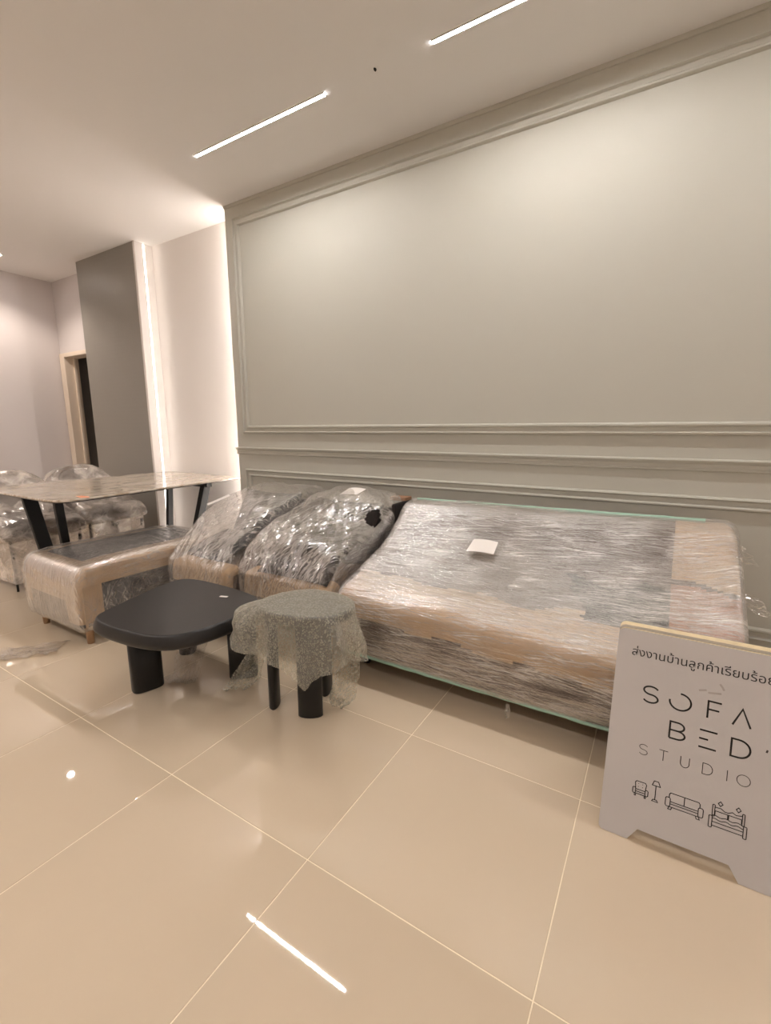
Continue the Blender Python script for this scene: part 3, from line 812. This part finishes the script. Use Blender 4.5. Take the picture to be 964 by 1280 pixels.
# ------------------------------------------------------------------ sign
def sign():
    t = thing('a_frame_sign', 'white A-frame sign board with black lettering and furniture icons', 'sign', (3.085, -1.257, 0))
    W = .402; Hb = .587; th = .018
    lean = math.atan2(.147, .565)
    def outline():
        P = []
        def arc(cx, cy, r, a0, a1, n=6):
            for k in range(n+1):
                a = math.radians(a0+(a1-a0)*k/n); P.append((cx+r*math.cos(a), cy+r*math.sin(a)))
        h = W/2; r = .018
        arc(-h+.012, .012, .012, 180, 250, 4)
        P.append((-h+.02, .0)); P.append((-.127, .0)); P.append((-.104, .036)); P.append((.104, .036)); P.append((.127, .0)); P.append((h-.02, 0))
        arc(h-.012, .012, .012, 290, 360, 4)
        arc(h-r, Hb-r, r, 0, 90); arc(-h+r, Hb-r, r, 90, 180)
        return P
    def panel(name, y_off, rotx, m_face):
        P = outline(); n = len(P)
        V = [(p[0], 0, p[1]) for p in P]+[(p[0], th, p[1]) for p in P]
        bm = bmesh.new(); vv = [bm.verts.new(v) for v in V]
        f0 = bm.faces.new(vv[:n]); f1 = bm.faces.new(vv[n:][::-1])
        for i in range(n):
            bm.faces.new((vv[i], vv[n+i], vv[n+(i+1) % n], vv[(i+1) % n]))
        bmesh.ops.recalc_face_normals(bm, faces=bm.faces)
        me = bpy.data.meshes.new(name); bm.to_mesh(me); bm.free()
        me.materials.append(m_face); me.materials.append(M_PLY)
        for p in me.polygons: p.material_index = 0 if abs(p.normal.y) > .9 else 1
        o = bpy.data.objects.new(name, me); COL.objects.link(o); o.parent = t
        o.location = (0, y_off, 0); o.rotation_euler = (rotx, 0, 0)
        return o
    front = panel('front_panel', 0, -lean, M_BOARD)
    back = panel('back_panel', .290, lean*.86, M_BOARD)
    # --- print: thin strokes on the front face; u = centred x, v = height up the board
    def strokes(name, lines, wd, m=M_INK, parent=front):
        V = []; F = []
        for L in lines:
            closed = len(L) > 2 and L[0] == L[-1]
            P = [np.array(p, float) for p in (L[:-1] if closed else L)]
            n = len(P); base = len(V)
            for i in range(n):
                a = P[(i-1) % n] if (closed or i > 0) else P[i]; b = P[(i+1) % n] if (closed or i < n-1) else P[i]
                d1 = P[i]-a; d2 = b-P[i]
                if np.linalg.norm(d1) < 1e-9: d1 = d2
                if np.linalg.norm(d2) < 1e-9: d2 = d1
                d1 = d1/np.linalg.norm(d1); d2 = d2/np.linalg.norm(d2)
                tg = d1+d2; tg = tg/(np.linalg.norm(tg)+1e-9); nn = np.array((-tg[1], tg[0]))
                k = min(1.8, 1/max(.4, float(np.dot(nn, (-d1[1], d1[0])))))
                for s in (1, -1):
                    q = P[i]+nn*s*wd/2*k; V.append((q[0], -.0006, q[1]))
            for i in range(n if closed else n-1):
                j = (i+1) % n
                F.append((base+2*i, base+2*i+1, base+2*j+1, base+2*j))
        return mk(name, V, F, m, parent)
    def arc(cx, cy, rx, ry, a0, a1, n=18):
        return [(cx+rx*math.cos(math.radians(a0+(a1-a0)*k/n)), cy+ry*math.sin(math.radians(a0+(a1-a0)*k/n))) for k in range(n+1)]
    def letter_S(x, y, w_, h_):
        r = h_/4; rx = w_/2
        return [arc(x, y+3*r, rx, r, 25, 270, 18)[0:] + arc(x, y+r, rx, r, 90, -155, 18)[1:]]
    def letter_B(x, y, w_, h_):
        r = h_/4
        return [[(x, y), (x, y+h_), (x+w_*.5, y+h_)] + arc(x+w_*.5, y+3*r, w_*.42, r, 90, -90, 12)[1:] + [(x, y+h_/2)], [(x+w_*.5, y+h_/2)] + arc(x+w_*.5, y+r, w_*.5, r, 90, -90, 12)[1:] + [(x, y)]]
    def letter_D(x, y, w_, h_):
        return [[(x, y), (x, y+h_), (x+w_*.4, y+h_)] + arc(x+w_*.4, y+h_/2, w_*.6, h_/2, 90, -90, 16)[1:] + [(x, y)]]
    hh = .045; b1 = .391; b2 = .311; b3 = .243; h3 = .028
    def letter(lines, wd=.0045, m=M_INK): strokes('letter', lines, wd, m)
    letter(letter_S(-.105, b1, .036, hh))
    letter([arc(-.034, b1+hh/2, .025, hh/2, 92, -185, 26)])
    letter([[(.029, b1), (.029, b1+hh), (.058, b1+hh)], [(.029, b1+hh*.52), (.054, b1+hh*.52)]])
    letter([[(.084, b1), (.103, b1+hh), (.122, b1)]])
    letter(letter_B(-.052, b2, .036, hh))
    letter([[(.016, b2), (.055, b2)], [(.016, b2+hh*.5), (.036, b2+hh*.5)], [(.016, b2+hh), (.055, b2+hh)]])
    letter(letter_D(.086, b2, .040, hh))
    thin = lambda q: letter(q, .0018, M_THIN)
    thin(letter_S(-.109, b3, .020, h3)); thin([[(-.071, b3+h3), (-.050, b3+h3)], [(-.0605, b3), (-.0605, b3+h3)]])
    thin([[(-.020, b3+h3)] + arc(-.010, b3+.011, .010, .011, 180, 360, 10) + [(.0, b3+h3)]])
    thin(letter_D(.030, b3, .022, h3)); thin([[(.0835, b3), (.0835, b3+h3)]])
    ring = arc(.118, b3+h3/2, .014, h3/2, 0, 360, 24); ring[-1] = ring[0]; thin([ring])
    # Thai line
    cu_ = bpy.data.curves.new('thai', 'FONT'); cu_.body = 'ส่งงานบ้านลูกค้าเรียบร้อย'; cu_.size = .044; cu_.align_x = 'CENTER'
    to = bpy.data.objects.new('thai', cu_); COL.objects.link(to)
    bpy.context.view_layer.update()
    me = bpy.data.meshes.new_from_object(to.evaluated_get(bpy.context.evaluated_depsgraph_get()))
    bpy.data.objects.remove(to)
    xs = [v.co.x for v in me.vertices]
    sx = .325/(max(xs)-min(xs)); mid = (max(xs)+min(xs))/2
    me.transform(Matrix(((sx, 0, 0, -mid*sx), (0, 0, -1, -.0006), (0, sx, 0, .514), (0, 0, 0, 1))))
    me.materials.clear(); me.materials.append(M_INK); me.name = 'lettering'
    lo = bpy.data.objects.new('lettering', me); COL.objects.link(lo); lo.parent = front
    # icons
    def tr(lines, ox, oy, s): return [[(ox+p[0]*s, oy+p[1]*s) for p in L] for L in lines]
    def rbox(x0, y0, x1, y1, r=.6):
        P = arc(x1-r, y1-r, r, r, 90, 0, 3)+arc(x1-r, y0+r, r, r, 0, -90, 3)+arc(x0+r, y0+r, r, r, 270, 180, 3)+arc(x0+r, y1-r, r, r, 180, 90, 3)
        return P+[P[0]]
    u = .001
    armchair = [[(10, 20), (8, 38), (11, 42), (32, 42), (35, 38), (33, 20)], rbox(3, 8, 10, 24, 3), rbox(33, 8, 40, 24, 3), [(10, 20), (33, 20)], [(10, 14), (33, 14)], [(5, 8), (38, 8)],
                [(8, 8), (8, 2), (11, 2), (11, 8)], [(32, 8), (32, 2), (35, 2), (35, 8)]]
    for (px, py) in ((16, 36), (26, 36), (16, 28), (26, 28)): armchair.append([(px-.8, py), (px+.8, py)])
    lamp = [[(48, 45), (52, 57), (62, 57), (67, 45), (48, 45)], [(57, 45), (57, 8)], [(50, 3), (53, 8), (61, 8), (64, 3), (50, 3)]]
    strokes('icon', tr(armchair+lamp, -.128, .124, u*1.02), .0021)
    sofa = [rbox(0, 10, 11, 34, 4), rbox(75, 10, 86, 34, 4), [(8, 34), (8, 43), (11, 47), (75, 47), (78, 43), (78, 34)], [(43, 47), (43, 24)], [(11, 24), (75, 24)], [(8, 10), (78, 10)], [(11, 18), (75, 18)],
            [(9, 10), (7, 3), (14, 3), (16, 10)], [(70, 10), (72, 3), (79, 3), (77, 10)]]
    strokes('icon', tr(sofa, -.045, .118, u*1.0), .0021)
    wave = lambda y: [(6+68*k/16, y+1.6*math.sin(k*1.1)) for k in range(17)]
    bed = [rbox(0, 2, 7, 32, 2), rbox(73, 2, 80, 32, 2), rbox(6, 32, 11, 62, 2), rbox(69, 32, 74, 62, 2), [(11, 56), (24, 57), (32, 52), (40, 52), (48, 57), (56, 53), (69, 56)],
           [(12, 36), (12, 47), (39, 47), (39, 36)], [(41, 36), (41, 47), (68, 47), (68, 36)], wave(34), wave(26), [(7, 18), (73, 18)], [(7, 8), (73, 8)]]
    for px in (22, 60): bed.append([(px, 62), (px+5, 68), (px, 74), (px-5, 68), (px, 62)])
    strokes('icon', tr(bed, .054, .112, u*1.0), .0021)
    strokes('smudge', [[(.005, .458), (.022, .463)], [(.026, .457), (.055, .462)], [(.05, .487), (.056, .479), (.06, .472)]], .005, M_SMUDGE)
    strokes('chip', [[(.158, .343), (.160, .350)]], .004, M_THIN)
sign()
